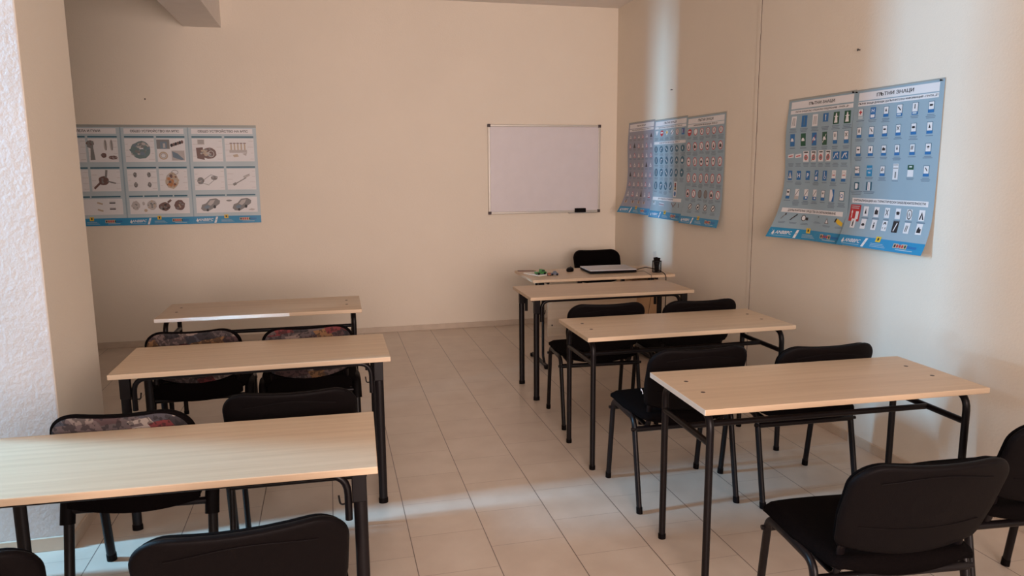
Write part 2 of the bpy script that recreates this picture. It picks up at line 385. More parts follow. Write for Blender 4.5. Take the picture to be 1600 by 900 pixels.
def make_chair(kind='black', tagged=False):
    root = thing('visitor_chair', '', 'chair')
    # seat cushion: grid with waterfall front and dipped rear edge
    k = MB(); nx, ny = 16, 16; w, y0, y1 = .262, -.205, .245
    def seat(i, j, topside):
        u = -1+2*i/nx; v = j/ny
        ws = w - .030*max(0, 1-v/.45)
        # rounded plan corners
        cr = 1.0
        if v > .80: cr = 1-.13*((v-.80)/.20)**2.5
        if v < .10: cr = 1-.06*((.10-v)/.10)**2
        x = u*ws; y = y0+(y1-y0)*v - .018*abs(u)**4*(v > .8)*(v-.8)/.2
        z = .490 + .004*(1-u*u) - .030*max(0, (v-.78)/.22)**2 - .010*(1-v) - .012*max(0, (abs(u)-.85)/.15)**2
        if not topside:
            e = max(0, min(1, (1-abs(u))/.10, v/.06, (1-v)/.08))
            z -= .016 + .014*e**.5 + .050*(1-u*u)*max(0, 1-v/.5)
        return (x*cr, y, z)
    T = [seat(i, j, True) for j in range(ny+1) for i in range(nx+1)]; Bm = [seat(i, j, False) for j in range(ny+1) for i in range(nx+1)]
    q = lambda i, j: j*(nx+1)+i
    k.add(T+Bm, [(q(i, j), q(i+1, j), q(i+1, j+1), q(i, j+1)) for i in range(nx) for j in range(ny)] +
          [tuple(len(T)+a for a in (q(i, j), q(i, j+1), q(i+1, j+1), q(i+1, j))) for i in range(nx) for j in range(ny)] +
          [(q(i, 0), len(T)+q(i, 0), len(T)+q(i+1, 0), q(i+1, 0)) for i in range(nx)] + [(q(i, ny), q(i+1, ny), len(T)+q(i+1, ny), len(T)+q(i, ny)) for i in range(nx)] +
          [(q(0, j), q(0, j+1), len(T)+q(0, j+1), len(T)+q(0, j)) for j in range(ny)] + [(q(nx, j), len(T)+q(nx, j), len(T)+q(nx, j+1), q(nx, j+1)) for j in range(ny)], 0, True)
    k.build('seat', BLACKF, root)
    ra, rb = (.0165, .0125) if kind == 'black' else (.0185, .0180)
    # side frames: rear leg, run under the seat, front leg
    for sx in (-1, 1):
        X = sx*.2525
        k = MB(); k.tube(fillet([(X, .215, .012), (X, .155, .445), (X, .03, .445)], .055), ra, rb, up=(0, 1, 0))
        l = k.build('leg', BLACKM, root); c = MB(); c.tube([(X, .2165, 0), (X, .2135, .03)], ra+.002, rb+.002, up=(0, 1, 0)); c.build('foot_cap', BLACKP, l)
        k = MB(); k.tube(fillet([(X, -.215, .012), (X, -.125, .440), (X, .035, .445)], .055), ra, rb, up=(0, 1, 0))
        l = k.build('leg', BLACKM, root); c = MB(); c.tube([(X, -.217, 0), (X, -.213, .03)], ra+.002, rb+.002, up=(0, 1, 0)); c.build('foot_cap', BLACKP, l)
        # upright carrying the backrest
        k = MB(); k.tube(fillet([(sx*.19, .02, .408), (sx*.19, -.150, .400), (sx*.195, -.172, .50), (sx*.195, -.207, .60)], .04), .013, .008, up=(1, 0, 0)); k.build('back_upright', BLACKM, root)
    for yy, zz_ in ((.165, .405), (-.145, .392)):
        k = MB(); k.tube([(-.2525, yy, zz_), (.2525, yy, zz_)], .0135)
        for sx in (-1, 1): k.tube([(sx*.252, yy, zz_), (sx*.272, yy, zz_)], .0085, seg=10)
        k.build('crossbar', BLACKM, root)
    # backrest: fabric pad in front, plastic shell behind
    if kind == 'black':
        out = back_shape(.46, .492, .487, .822, .085, .035)
        k = MB(); shell(k, out, -.030, .0); k.build('back_shell', BLACKP, root)
        k = MB(); shell(k, out, -.012, .022, inset=.97); k.build('back_pad', BLACKF, root)
        # moulded crease across the back of the shell
        k = MB()
        def bz(x): return .765+.012*math.cos(x*14)
        k.tube([bend(-.17+.34*i/20, bz(-.17+.34*i/20), -.0305) for i in range(21)], .0022, seg=6); 
        k.tube([bend(-.19+.38*i/20, .60-.01*math.cos((-.19+.38*i/20)*9), -.0305) for i in range(21)], .0016, seg=6)
        k.build('moulded_ridge', BLACKP, root)
    else:
        out = back_shape(.44, .480, .480, .812, .10, .045)
        k = MB(); shell(k, out, -.024, .016); k.build('back_rim', BLACKF, root)
        o = k = MB(); shell(k, [(x*.95, .635+(z-.635)*.945+.003) for x, z in back_shape(.44, .480, .480, .812, .10, .045)], -.0285, -.010, rim=.006)
        p = k.build('printed_panel', PRINT, root); p['label'] = 'dark collage print panel with red, beige and grey patches'
        for sx in (-1, 1):
            # plastic shoulder over the rear bend of the frame
            k = MB(); k.tube(fillet([(sx*.2525, -.02, .447), (sx*.2525, -.128, .442), (sx*.2525, -.158, .345)], .05), .026, .024, up=(0, 1, 0))
            k.build('plastic_shoulder', BLACKP, root)
        k = MB(); k.prism([(-.225+.45*i/12, .395+.035*(1-2*i/12)**2) for i in range(13)]+[(.225, .46), (.19, .50), (-.19, .50), (-.225, .46)], 'y', -.215, -.195); k.build('seat_back_cover', BLACKF, root, bevel=.01)
    return root
def put(o, label, x, y, deg, group): o.location = (x, y, 0); o.rotation_euler = (0, 0, math.radians(deg)); tag(o, label, 'chair', group); return o
BLK = make_chair('black'); PRT = make_chair('print')
GR, GL = 'black chairs of the right row', 'chairs of the left row'
put(BLK, 'black chair nearest on the right, its whole seat and wide backrest seen from behind', 1.645, 1.925, -5.5, GR)
C3 = put(copy_tree(BLK), 'black chair behind the left end of the nearest right desk, seat sticking out', 1.628, 3.30, -1.2, GR)
put(copy_tree(BLK), 'black chair at the wall side, behind the right half of the nearest right desk', 2.225, 3.195, -2, GR)
put(copy_tree(BLK), 'black chair between the first and middle right desks, on the aisle side', 1.640, 4.475, -3.5, GR)
put(copy_tree(BLK), 'black chair between the first and middle right desks, on the wall side', 2.235, 4.43, -2, GR)
put(copy_tree(BLK), 'black chair mostly cut off by the right edge of the view', 2.365, 2.085, -5, GR)
put(copy_tree(BLK), 'all-black chair beside the print-backed one, between the middle and nearest left desks', -.165, 3.10, -1.5, GL)
put(copy_tree(BLK), 'black chair backrest low at bottom, in front of the nearest left desk', -.252, 2.008, 4.5, GL)
put(copy_tree(BLK), 'black backrest corner cut off at the bottom left corner of the view', -.958, 1.985, 12, GL)
put(copy_tree(BLK), 'black chair behind the teacher desk, facing the room in front of the back wall', 2.575, 6.70, 180, 'teacher chair')
put(PRT, 'print-backed chair on the wall side under the farthest left desk', -.728, 4.385, 1, GL)
put(copy_tree(PRT), 'print-backed chair on the aisle side under the farthest left desk', -.145, 4.325, 1.5, GL)
put(copy_tree(PRT), 'print-backed chair beside the pillar, behind the nearest left desk', -.720, 3.02, -4, GL)
# small white ring on the side of one backrest
k = MB(); k.tube([(-.252-.004*math.sin(a), -.215+.007*math.cos(a), .60+.012*math.sin(a)) for a in [2*PI*i/16 for i in range(14)]], .0016, seg=8); k.build('white_clip', WHITE, C3)

# ------------------------------------------------------------------ teacher desk
td = thing('teacher_desk', 'beech teacher desk with front panel, carrying the laptop at the far end', 'desk', (2.15, 5.60, 0), 0)
k = MB(); k.box((-.61, 0, .728), (.61, .60, .75)); k.build('desktop', WOOD, td, bevel=.0025)
k = MB(); k.box((-.46, .09, .27), (.31, .107, .690)); pn = k.build('modesty_panel', WOOD, td, bevel=.002)
for x in (-.425, .28):
    for z in (.36, .60):
        c = MB(); c.tube([(x, .09, z), (x, .087, z)], .007, seg=10); c.build('bolt', CAP, pn)
k = MB(); k.box((.315, .13, .08), (.335, .55, .68)); k.box((.335, .13, .08), (.56, .148, .68)); k.box((.54, .148, .08), (.56, .55, .68)); k.box((.335, .148, .66), (.54, .55, .68))
k.build('drawer_pedestal', ORANGEW, td, bevel=.002)
for sx in (-1, 1):
    X = sx*.47
    k = MB(); k.tube(fillet([(X, .08, .02), (X, .52, .02)], .02), .018, .014); 
    ft = k.build('foot', BLACKM, td)
    for yy in (.085, .515):
        c = MB(); c.box((X-.022, yy-.02, 0), (X+.022, yy+.02, .03)); c.build('foot_cap', BLACKP, ft, bevel=.006)
    k = MB(); k.tube(fillet([(X, .16, .03), (X, .20, .08), (X, .20, .72)], .05), .015, .011); k.build('leg', BLACKM, td)
    k = MB(); k.tube(fillet([(X, .44, .03), (X, .40, .08), (X, .40, .72)], .05), .015, .011); k.build('leg', BLACKM, td)
    k = MB(); k.tube([(X, .05, .716), (X, .55, .716)], .012); k.build('side_rail', BLACKM, td)
for x in (-.53, -.20, .18, .44):
    k = MB(); k.box((x-.014, .070, .682), (x+.014, .100, .728)); k.build('bracket', BLACKM, td, bevel=.002)

# laptop, closed
lp = thing('laptop', 'closed silver laptop with black base lying on the teacher desk', 'laptop', (2.295, 5.93, .75), math.radians(-2))
k = MB(); k.box((-.205, -.145, .004), (.205, .145, .022)); k.build('base', BLACKP, lp, bevel=.005)
k = MB(); k.box((-.205, -.143, .0225), (.205, .147, .033)); k.build('lid', mat('silver_lid', (.52, .52, .54), .35, metal=.3), lp, bevel=.004)
k = MB()
for x in (-.17, .17):
    for y in (-.11, .11): k.lathe([(.008, 0), (.009, .005)], (x, y, 0), 10)
k.build('rubber_feet', BLACKP, lp)
def cable(name, pts, r, label):
    o = MB(); o.tube(fillet(pts, .05, 8), r, seg=8); return tag(o.build(name, BLACKP), label, 'cable')
cable('power_cable', [(2.502, 5.85, .762), (2.585, 5.80, .79), (2.63, 5.665, .785), (2.67, 5.585, .757), (2.67, 5.580, .60), (2.67, 5.59, .40)], .0035, 'thick black cable arching from the laptop over the desk edge')
cable('data_cable', [(2.502, 5.80, .760), (2.54, 5.74, .768), (2.545, 5.63, .7545), (2.545, 5.592, .7535), (2.545, 5.586, .60), (2.50, 5.586, .30)], .0018, 'thin black cable drooping off the desk front right of the laptop')
# mouse
ms = thing('computer_mouse', 'black computer mouse left of the laptop on the teacher desk', 'mouse', (1.985, 6.02, .75), math.radians(60))
k = MB(); n = 16; rings = []
for h, s in ((.0, .88), (.008, 1.0), (.018, .97), (.027, .82), (.033, .55), (.036, .2)):
    rings.append([(s*.056*math.cos(2*PI*i/n), s*.031*math.sin(2*PI*i/n), h) for i in range(n)])
k.add([p for r_ in rings for p in r_], [(a*n+i, a*n+(i+1) % n, (a+1)*n+(i+1) % n, (a+1)*n+i) for a in range(5) for i in range(n)], 0, True); k.add(rings[-1], [tuple(range(n))], 0, True); k.add(rings[0], [tuple(range(n))], 0)
k.build('body', BLACKP, ms)
k = MB(); k.tube([(.024, -.004, .0345), (.024, .004, .0345)], .006, seg=12); k.build('scroll_wheel', mat('grey_rubber', (.15, .15, .15), .6), ms)
# pencil cup and its contents
pc = thing('pencil_cup', 'black wire mesh pencil cup at the right end of the teacher desk', 'cup', (2.665, 5.755, .75))
k = MB()
for h in range(8): k.tube([(.038*math.cos(a), .038*math.sin(a), .005+h*.0125) for a in [2*PI*i/20 for i in range(21)]], .0013, seg=5, caps=False)
for i in range(20): a = 2*PI*i/20; k.tube([(.038*math.cos(a), .038*math.sin(a), .004), (.038*math.cos(a), .038*math.sin(a), .095)], .0013, seg=5)
k.build('mesh_wall', BLACKM, pc)
k = MB(); k.tube([(.038*math.cos(a), .038*math.sin(a), .095) for a in [2*PI*i/24 for i in range(25)]], .003, seg=8, caps=False); k.build('rim', BLACKM, pc)
k = MB(); k.lathe([(0, .001), (.039, .001), (.039, .005), (0, .005)], seg=24); k.build('bottom', BLACKM, pc)
def held(name, label, cat, mb, m, loc, rx, ry):
    o = mb.build(name, m, bevel=.002); o.location = loc; o.rotation_euler = (rx, ry, 0); return tag(o, label, cat)
k = MB(); k.box((-.0165, -.008, 0), (.0165, .008, .122)); held('black_case', 'flat black case standing at the left in the pencil cup', 'case', k, BLACKP, (2.662, 5.745, .757), 0, math.radians(-7))
k = MB(); k.box((-.012, -.007, 0), (.012, .007, .116)); held('stapler', 'flat black tool leaning right in the pencil cup', 'tool', k, BLACKP, (2.668, 5.763, .757), 0, math.radians(9))
gl = bpy.data.materials.new('clear_plastic'); gl.use_nodes = True; gb = gl.node_tree.nodes['Principled BSDF']; gb.inputs['Transmission Weight'].default_value = .95; gb.inputs['Roughness'].default_value = .1; gb.inputs['Base Color'].default_value = (.95, .97, 1, 1); gb.inputs['IOR'].default_value = 1.3
k = MB(); k.box((-.013, -.0015, 0), (.013, .0015, .165)); held('clear_ruler', 'clear plastic ruler rising out of the pencil cup', 'ruler', k, gl, (2.660, 5.774, .757), 0, math.radians(-3))

# toys and paper at the left end of the teacher desk
pd = thing('notepad', 'white notepad with a pencil-thin edge under the toy cars on the teacher desk', 'notepad', (1.67, 5.92, .75), math.radians(22))
k = MB(); k.box((-.075, -.105, 0), (.075, .105, .004)); k.build('backing_board', mat('card', (.45, .38, .3), .8), pd)
k = MB(); k.box((-.073, -.103, .004), (.073, .103, .009)); k.build('paper_sheets', mat('paper', (.8, .74, .66), .8), pd)
k = MB(); k.tube([(-.07, 0, .0045), (.07, 0, .0045)], .0042, seg=6, up=(0, 0, 1)); k.tube([(.07, 0, .0045), (.085, 0, .0045)], .003, .003, seg=6)
o = k.build('ballpoint_pen', mat('brown_pen', (.12, .05, .04), .4)); o.location = (1.60, 6.05, .7595); o.rotation_euler = (0, 0, math.radians(-20)); tag(o, 'dark pen lying at the left end of the teacher desk beside the notepad', 'pen')
def toy(name, label, loc, rot, L, Wd, H, body, roof, kind):
    t = thing(name, label, 'toy car', loc, rot)
    wr = H*.24
    if kind == 'car':
        prof = [(-L/2, wr*.8), (-L/2, H*.55), (-L*.30, H*.60), (-L*.16, H*.97), (L*.16, H), (L*.30, H*.62), (L/2*.96, H*.52), (L/2, wr*.8)]
    else:
        prof = [(-L/2, wr*.8), (-L/2, H*.50), (-L*.05, H*.50), (0, H), (L*.28, H*.97), (L*.36, H*.60), (L/2, H*.52), (L/2, wr*.8)]
    k = MB(); k.prism(prof, 'y', -Wd/2, Wd/2); k.build('body', body, t, bevel=.003)
    k = MB()
    for s in (-1, 1):
        wz = [(x*.9+(L*.0), z) for x, z in (prof[3:5] if kind == 'car' else prof[3:5])]
        k.prism([(wz[0][0]-L*.03, H*.64), (wz[0][0]+L*.02, H*.90), (wz[1][0], H*.91), (wz[1][0]+L*.07, H*.65)], 'y', s*(Wd/2+.0003), s*(Wd/2+.0012))
    k.build('windows', roof, t)
    for sx in (-1, 1):
        for sy in (-1, 1):
            k = MB(); k.tube([(sx*L*.31, sy*(Wd/2-.006), wr), (sx*L*.31, sy*(Wd/2+.003), wr)], wr, seg=14); w_ = k.build('wheel', BLACKP, t)
    return t
GRN = mat('green_toy_paint', (.03, .16, .03), .4, noise=.5, nscale=60); BLU = mat('blue_toy_paint', (.022, .022, .05), .35, noise=.3, nscale=60); ORG = mat('orange_toy_paint', (.26, .08, .035), .4)
DG = mat('dark_toy_glass', (.03, .05, .04), .2)
toy('toy_car', 'green toy truck on the notepad at the left end of the teacher desk', (1.672, 5.845, .7594), math.radians(12), .088, .046, .042, GRN, DG, 'truck')
toy('toy_car', 'small orange toy car between the green and the dark blue toy', (1.738, 5.822, .75), math.radians(80), .050, .026, .024, ORG, DG, 'car')
toy('toy_car', 'dark blue toy car at the right of the three toys on the teacher desk', (1.79, 5.83, .75), math.radians(-15), .062, .034, .034, BLU, DG, 'car')

# ------------------------------------------------------------------ whiteboard
wb = thing('whiteboard', 'white magnetic board in aluminium frame on the back wall', 'whiteboard', (2.178, YB-.001, 1.612))
WW, WH = 1.195, .896
k = MB(); k.box((-WW/2+.015, -.012, -WH/2+.015), (WW/2-.015, 0, WH/2-.015)); k.build('writing_surface', WBOARD, wb)
for sx in (-1, 1):
    k = MB(); k.box((sx*WW/2-(.022 if sx > 0 else 0), -.020, -WH/2+.02), (sx*WW/2+(.022 if sx < 0 else 0), 0, WH/2-.02)); k.build('frame_bar', ALU, wb, bevel=.003)
    k = MB(); k.box((-WW/2+.02, -.020, sx*WH/2-(.022 if sx > 0 else 0)), (WW/2-.02, 0, sx*WH/2+(.022 if sx < 0 else 0))); k.build('frame_bar', ALU, wb, bevel=.003)
    for sz in (-1, 1):
        k = MB(); k.box((sx*WW/2-.016-sx*.012, -.024, sz*WH/2-.016-sz*.012), (sx*WW/2+.016-sx*.012, 0, sz*WH/2+.016-sz*.012)); k.build('corner_cap', mat('corner_plastic', (.05, .03, .03), .5), wb, bevel=.005)
k = MB(); k.box((.25, -.065, -WH/2-.006), (.55, -.018, -WH/2+.001)); k.build('pen_tray', ALU, wb, bevel=.002)
er = thing('board_eraser', 'black felt board eraser resting on the tray of the whiteboard', 'eraser', (2.178+.372, YB-.045, 1.612-WH/2+.0012))
k = MB(); k.box((-.058, -.018, .0), (.058, .006, .044)); k.build('grip', BLACKP, er, bevel=.006)
k = MB(); k.box((-.056, .007, .001), (.056, .018, .043)); k.build('felt_pad', BLACKF, er)

# ------------------------------------------------------------------ posters
def flat(name, c, rough=.45): return mat(name, c, rough, noise=.015)
PAPER = [flat('poster_blue_grey', (.30, .42, .50)), flat('poster_white', (.78, .78, .80)), flat('poster_black', (.02, .02, .025)), flat('sign_blue', (.02, .16, .42)),
         flat('footer_blue', (.02, .26, .50)), flat('sign_red', (.50, .03, .04)), flat('sign_green', (.01, .09, .05)), flat('caption_grey', (.17, .24, .31)),
         flat('yellow_print', (.75, .50, .04)), flat('steel_print', (.22, .22, .22)), flat('brown_print', (.17, .10, .09)), flat('orange_print', (.50, .22, .09)),
         flat('teal_print', (.15, .23, .24)), flat('header_teal', (.03, .13, .20)), flat('light_grey_print', (.50, .47, .46)), flat('poster_edge', (.34, .36, .34)),
         flat('poster_pale_blue', (.48, .58, .63)), flat('tan_print', (.52, .42, .32)), flat('poster_slate', (.30, .32, .40))]
GB, WT, BK, BL, FT, RD, GN, CG, YL, ST, BN, OR, TE, HT, LG_, ED, PB, TN, SL = range(19)
FONT = None
def text_tris(s, size, bold=True):
    c = bpy.data.curves.new('t', 'FONT'); c.body = s; c.size = size; c.align_x = 'CENTER'; c.align_y = 'CENTER'; c.resolution_u = 2
    if bold: c.offset = size*.018
    o = bpy.data.objects.new('t', c); COL.objects.link(o)
    dg = bpy.context.evaluated_depsgraph_get(); dg.update()
    me = bpy.data.meshes.new_from_object(o.evaluated_get(dg))
    vs = [(v.co.x, v.co.y) for v in me.vertices]; fs = [tuple(p.vertices) for p in me.polygons]
    bpy.data.objects.remove(o); bpy.data.curves.remove(c); bpy.data.meshes.remove(me)
    return vs, fs
class Sheet:
    """a paper sheet, w x h metres, (u,v) from its top left corner; fn maps (u,v,off) to the world"""
    def __init__(s, w, h, fn): s.w, s.h, s.f0, s.k, s.vm = w, h, fn, MB(), None
    def fn(s, u, v, off):
        m = s.vm
        if m:
            for (a, b), (c, d) in zip(m, m[1:]):
                if v <= c: v = b+(v-a)*(d-b)/(c-a); break
        return s.f0(u, v, off)
    def grid(s, nu, nv, mi):
        vs = [s.fn(s.w*i/nu, s.h*j/nv, 0) for j in range(nv+1) for i in range(nu+1)]
        s.k.add(vs, [(j*(nu+1)+i, j*(nu+1)+i+1, (j+1)*(nu+1)+i+1, (j+1)*(nu+1)+i) for j in range(nv) for i in range(nu)], mi, True)
    def rect(s, u0, v0, u1, v1, mi, lv=1):
        nu = max(1, int((u1-u0)/.05)); nv = max(1, int((v1-v0)/.03))
        vs = [s.fn(u0+(u1-u0)*i/nu, v0+(v1-v0)*j/nv, .0006*lv) for j in range(nv+1) for i in range(nu+1)]
        s.k.add(vs, [(j*(nu+1)+i, j*(nu+1)+i+1, (j+1)*(nu+1)+i+1, (j+1)*(nu+1)+i) for j in range(nv) for i in range(nu)], mi, True)
    def poly(s, pts, mi, lv=2):
        s.k.add([s.fn(u, v, .0006*lv) for u, v in pts], [tuple(range(len(pts)))], mi)
    def ell(s, u, v, a, b, mi, lv=2, n=16): s.poly([(u+a*math.cos(2*PI*i/n), v+b*math.sin(2*PI*i/n)) for i in range(n)], mi, lv)
    def line(s, u0, v0, u1, v1, t, mi, lv=3):
        d = math.hypot(u1-u0, v1-v0) or 1; nx, ny = -(v1-v0)/d*t/2, (u1-u0)/d*t/2
        s.poly([(u0+nx, v0+ny), (u1+nx, v1+ny), (u1-nx, v1-ny), (u0-nx, v0-ny)], mi, lv)
    def ring(s, u, v, a, b, t, mi, lv=3, n=20):
        vs = []
        for i in range(n):
            c_, s_ = math.cos(2*PI*i/n), math.sin(2*PI*i/n)
            vs += [s.fn(u+a*c_, v+b*s_, .0006*lv), s.fn(u+(a-t)*c_, v+(b-t)*s_, .0006*lv)]
        s.k.add(vs, [(2*i, (2*i+2) % (2*n), (2*i+3) % (2*n), 2*i+1) for i in range(n)], mi)
    def text(s, u, v, body, size, mi, lv=3, sx=1.0, slant=0):
        vs, fs = text_tris(body, size)
        s.k.add([s.fn(u+x*sx+y*slant, v-y, .0006*lv) for x, y in vs], fs, mi)
    def caption(s, u, v, w, rows=2, mi=CG):
        for r_ in range(rows):
            ww = w*(1-.25*((r_*7+int(u*100)) % 3)/2)
            s.rect(u-ww/2, v+r_*.0085, u+ww/2, v+r_*.0085+.0045, mi, 1)
    def build(s, label, group, name='wall_poster'):
        o = s.k.build(name, PAPER); tag(o, label, 'poster', group); return o

def footer(s, shade=0):
    s.vm = None
    w, h = s.w, s.h
    s.rect(0, h-.068, w, h, FT, 1)
    s.poly([(.045*w+.0, h-.028), (.045*w+.012, h-.052), (.045*w+.022, h-.026), (.045*w+.011, h-.018)], WT, 2)
    s.text(.185*w, h-.036, 'ANBBPC', .032, WT, 2, 1.0, .25)
    s.rect(.06*w, h-.016, .28*w, h-.0135, PB, 2)
    s.poly([(.335*w, h-.062), (.365*w, h-.062), (.335*w, h-.006), (.305*w, h-.006)], WT, 2)
    s.rect(.325*w, h-.040, .350*w, h-.030, PB, 3)
    s.poly([(.455*w, h-.080), (.515*w, h-.080), (.515*w, h-.046), (.455*w, h-.046)], YL, 2)
    s.ell(.485*w, h-.064, .007, .010, BK, 3, 8)
    for q in range(3): s.rect(.41*w, h-.036+q*.009, (.56+.02*q)*w, h-.0335+q*.009, PB, 2)
    s.rect(.68*w, h-.053, .83*w, h-.025, TN, 2)
    for q in range(6): s.ell(.70*w+q*.018, h-.039, .0065, .010, (BK, RD, RD, RD, GN, BL)[q], 3, 8)
    s.rect(.84*w, h-.045, .93*w, h-.030, BL, 2); s.rect(.72*w, h-.019, .90*w, h-.015, PB, 2)

def glyph(s, u, v, q, mi=BK, k=1.0):
    g = q % 12; a = .011*k
    if g == 0: s.rect(u-a*.35, v-a*.7, u+a*.35, v+a, mi, 4); s.rect(u-a*.15, v-a*1.1, u+a*.15, v-a*.6, mi, 4)
    elif g == 1: s.poly([(u-a, v+a), (u-a*.1, v-a), (u+a*.3, v-a), (u-a*.3, v+a)], mi, 4); s.line(u+a*.2, v+a, u+a*.9, v-a*.3, .003, mi, 4)
    elif g == 2: s.poly([(u-a, v+.3*a), (u-.6*a, v-.5*a), (u+.5*a, v-.5*a), (u+a, v+.3*a), (u+a, v+.7*a), (u-a, v+.7*a)], mi, 4)
    elif g == 3: s.line(u-a*.8, v-a, u+a*.8, v+a, .0035, mi, 4); s.line(u+a*.8, v-a, u-a*.8, v+a, .0035, mi, 4)
    elif g == 4: s.rect(u-a*.8, v-a*.5, u+a*.8, v+a*.6, mi, 4); s.rect(u-a*1.1, v-a*.1, u+a*1.1, v+a*.2, mi, 4)
    elif g == 5: s.poly([(u, v-a), (u+a*.6, v+a), (u-a*.6, v+a)], mi, 4)
    elif g == 6: s.ell(u, v-a*.7, a*.3, a*.35, mi, 4, 8); s.poly([(u-a*.5, v-a*.3), (u+a*.5, v-a*.3), (u+a*.3, v+a), (u-a*.3, v+a)], mi, 4)
    elif g == 7: s.ell(u, v, a, a*.45, mi, 4, 12)
    elif g == 8: s.poly([(u-a, v+a), (u-a, v-.1*a), (u-.2*a, v-a), (u+.4*a, v-.3*a), (u+a, v-.4*a), (u+a, v+a)], mi, 4)
    elif g == 9: s.line(u-a*.3, v-a, u-a*.7, v+a, .004, mi, 4); s.line(u+a*.5, v-a, u+a*.1, v+a, .004, mi, 4)
    elif g == 10: s.poly([(u-a, v), (u+a*.1, v-a*.7), (u+a, v-.1*a), (u+.1*a, v+.2*a)], mi, 4); s.rect(u-a*.1, v, u+a*.1, v+a*.9, mi, 4)
    else: s.poly([(u-a*.8, v-a), (u-a*.3, v-a), (u+a*.9, v+a), (u+a*.4, v+a)], mi, 4)

def sign_lower(s, u, v, q, w=.038, h=.066, col=BL):     # white sign with black picture and blue foot
    s.rect(u-w/2, v-h/2, u+w/2, v+h/2, HT, 1); s.rect(u-w/2+.003, v-h/2+.003, u+w/2-.003, v+h/2-.018, WT, 2); s.rect(u-w/2, v+h/2-.017, u+w/2, v+h/2, col, 2)
    glyph(s, u, v-.010, q)
def sign_full(s, u, v, ch, col=BL, w=.040, h=.062, mi=WT, size=.042):
    s.rect(u-w/2, v-h/2, u+w/2, v+h/2, col, 2)
    if ch: s.text(u, v, ch, size, mi, 3)
    else: s.rect(u-w*.08, v-h*.3, u+w*.08, v+h*.3, mi, 3)

# surfaces of the sheets
def on_right(y0, ztop, curl, curl_l=0.0, wave=0.004, W_=.65, push=0.0):
    def fn(u, v, off):
        h = .9; t = max(0, (v-.62)/(h-.62))
        d = .004+push+curl*t*t + curl_l*max(0, 1-u/.34)**1.5*max(0, (v-.45)/.45)**2 + wave*(1+math.sin(v*9+u*3))*min(1, v*4) + wave*.8*(1+math.sin(u*14+1))*min(1, v*5)
        shr = .020*t*t*(curl/.05)
        return (XR-d-off, y0-u, ztop-v+shr)
    return fn
def on_back(x0, ztop, push=0.0):
    def fn(u, v, off):
        d = .003+push+.003*(1+math.sin(u*11+v*2))*min(1, v*5)+.008*max(0, (v-.7)/.2)**2
        return (x0+u+.012*v*0, YB-d-off, ztop-v)
    return fn

def sub_title(s, v, txt, h=.030, size=.022):
    s.rect(.02, v, s.w-.02, v+h, WT, 1); s.text(s.w/2, v+h*.5, txt, size, BK, 2)

# content rows -> heights on the sheet
VM_R1 = [(0, 0), (.036, .020), (.098, .064), (.112, .073), (.142, .097), (.195, .145), (.307, .258), (.395, .366), (.520, .488), (.652, .602), (.756, .712), (.808, .762), (.90, .832)]
VM_R2 = [(0, 0), (.036, .018), (.100, .062), (.112, .068), (.142, .092), (.195, .133), (.310, .238), (.430, .342), (.560, .453), (.662, .537), (.732, .606), (.762, .634), (.802, .676), (.856, .762), (.92, .832)]
VM_M1 = [(0, 0), (.045, .02), (.100, .062), (.116, .068), (.146, .092), (.225, .140), (.753, .692), (.81, .785), (.90, .84)]
VM_M2 = [(0, 0), (.042, .020), (.098, .060), (.112, .066), (.140, .088), (.190, .120), (.265, .200), (.292, .224), (.345, .265), (.452, .367), (.559, .473), (.666, .595), (.774, .712), (.81, .762), (.90, .84)]
VM_M3 = [(0, 0), (.045, .020), (.098, .062), (.112, .066), (.14, .09), (.195, .125), (.313, .247), (.431, .37), (.549, .505), (.667, .635), (.785, .745), (.90, .832)]
PG1 = 'two road sign posters side by side on the right wall'
# -- near poster, left sheet
s = Sheet(.645, .9, on_right(4.415, 2.052, .030, .085, .005)); w = s.w; s.grid(26, 40, GB); s.vm = VM_R1
s.rect(0, 0, w, .020, ED, 1)
s.rect(.03, .036, w-.02, .098, WT, 1); s.text(w*.52, .068, 'ПЪТНИ ЗНАЦИ', .034, BK, 2)
s.rect(.03, .112, w-.02, .142, WT, 1); s.text(w*.52, .127, 'ПЪТНИ ЗНАЦИ СЪС СПЕЦИАЛНО ПРЕДПИСАНИЕ - ГРУПА „Д“', .0165, BK, 2)
xs = [.075, .18, .285, .39, .49, .585]
for i, x in enumerate(xs):
    c = (WT, BL, WT, BL, GN, GN)[i]; s.rect(x-.026, .158, x+.026, .232 if i != 3 else .212, c, 2)
    if c == WT:
        for dx in (-.012, .002, .014): s.line(x+dx, .222, x+dx*.7, .170, .004, ST, 3)
    elif c == BL: s.line(x, .222 if i != 3 else .205, x, .166, .006, WT if i == 3 else TE, 3); s.ell(x, .176, .006, .006, WT if i == 3 else TE, 3, 8)
    else: s.poly([(x-.015, .224), (x-.004, .165), (x+.004, .165), (x+.015, .224)], WT, 3); s.line(x-.017, .188, x+.017, .188, .005, WT, 3)
    s.caption(x, .240, .075, 3)
for i, x in enumerate(xs):
    if i < 4:
        s.rect(x-.023, .272, x+.023, .342, (BL, GN, BL, GN)[i], 2); glyph(s, x, .307, 2, WT, 1.3)
        if i > 1: s.line(x-.018, .33, x+.018, .285, .004, RD if i == 2 else WT, 5)
    else: sign_lower(s, x, .306, 0 if i == 4 else 3)
    s.caption(x, .350, .06, 1 if i < 2 else 2)
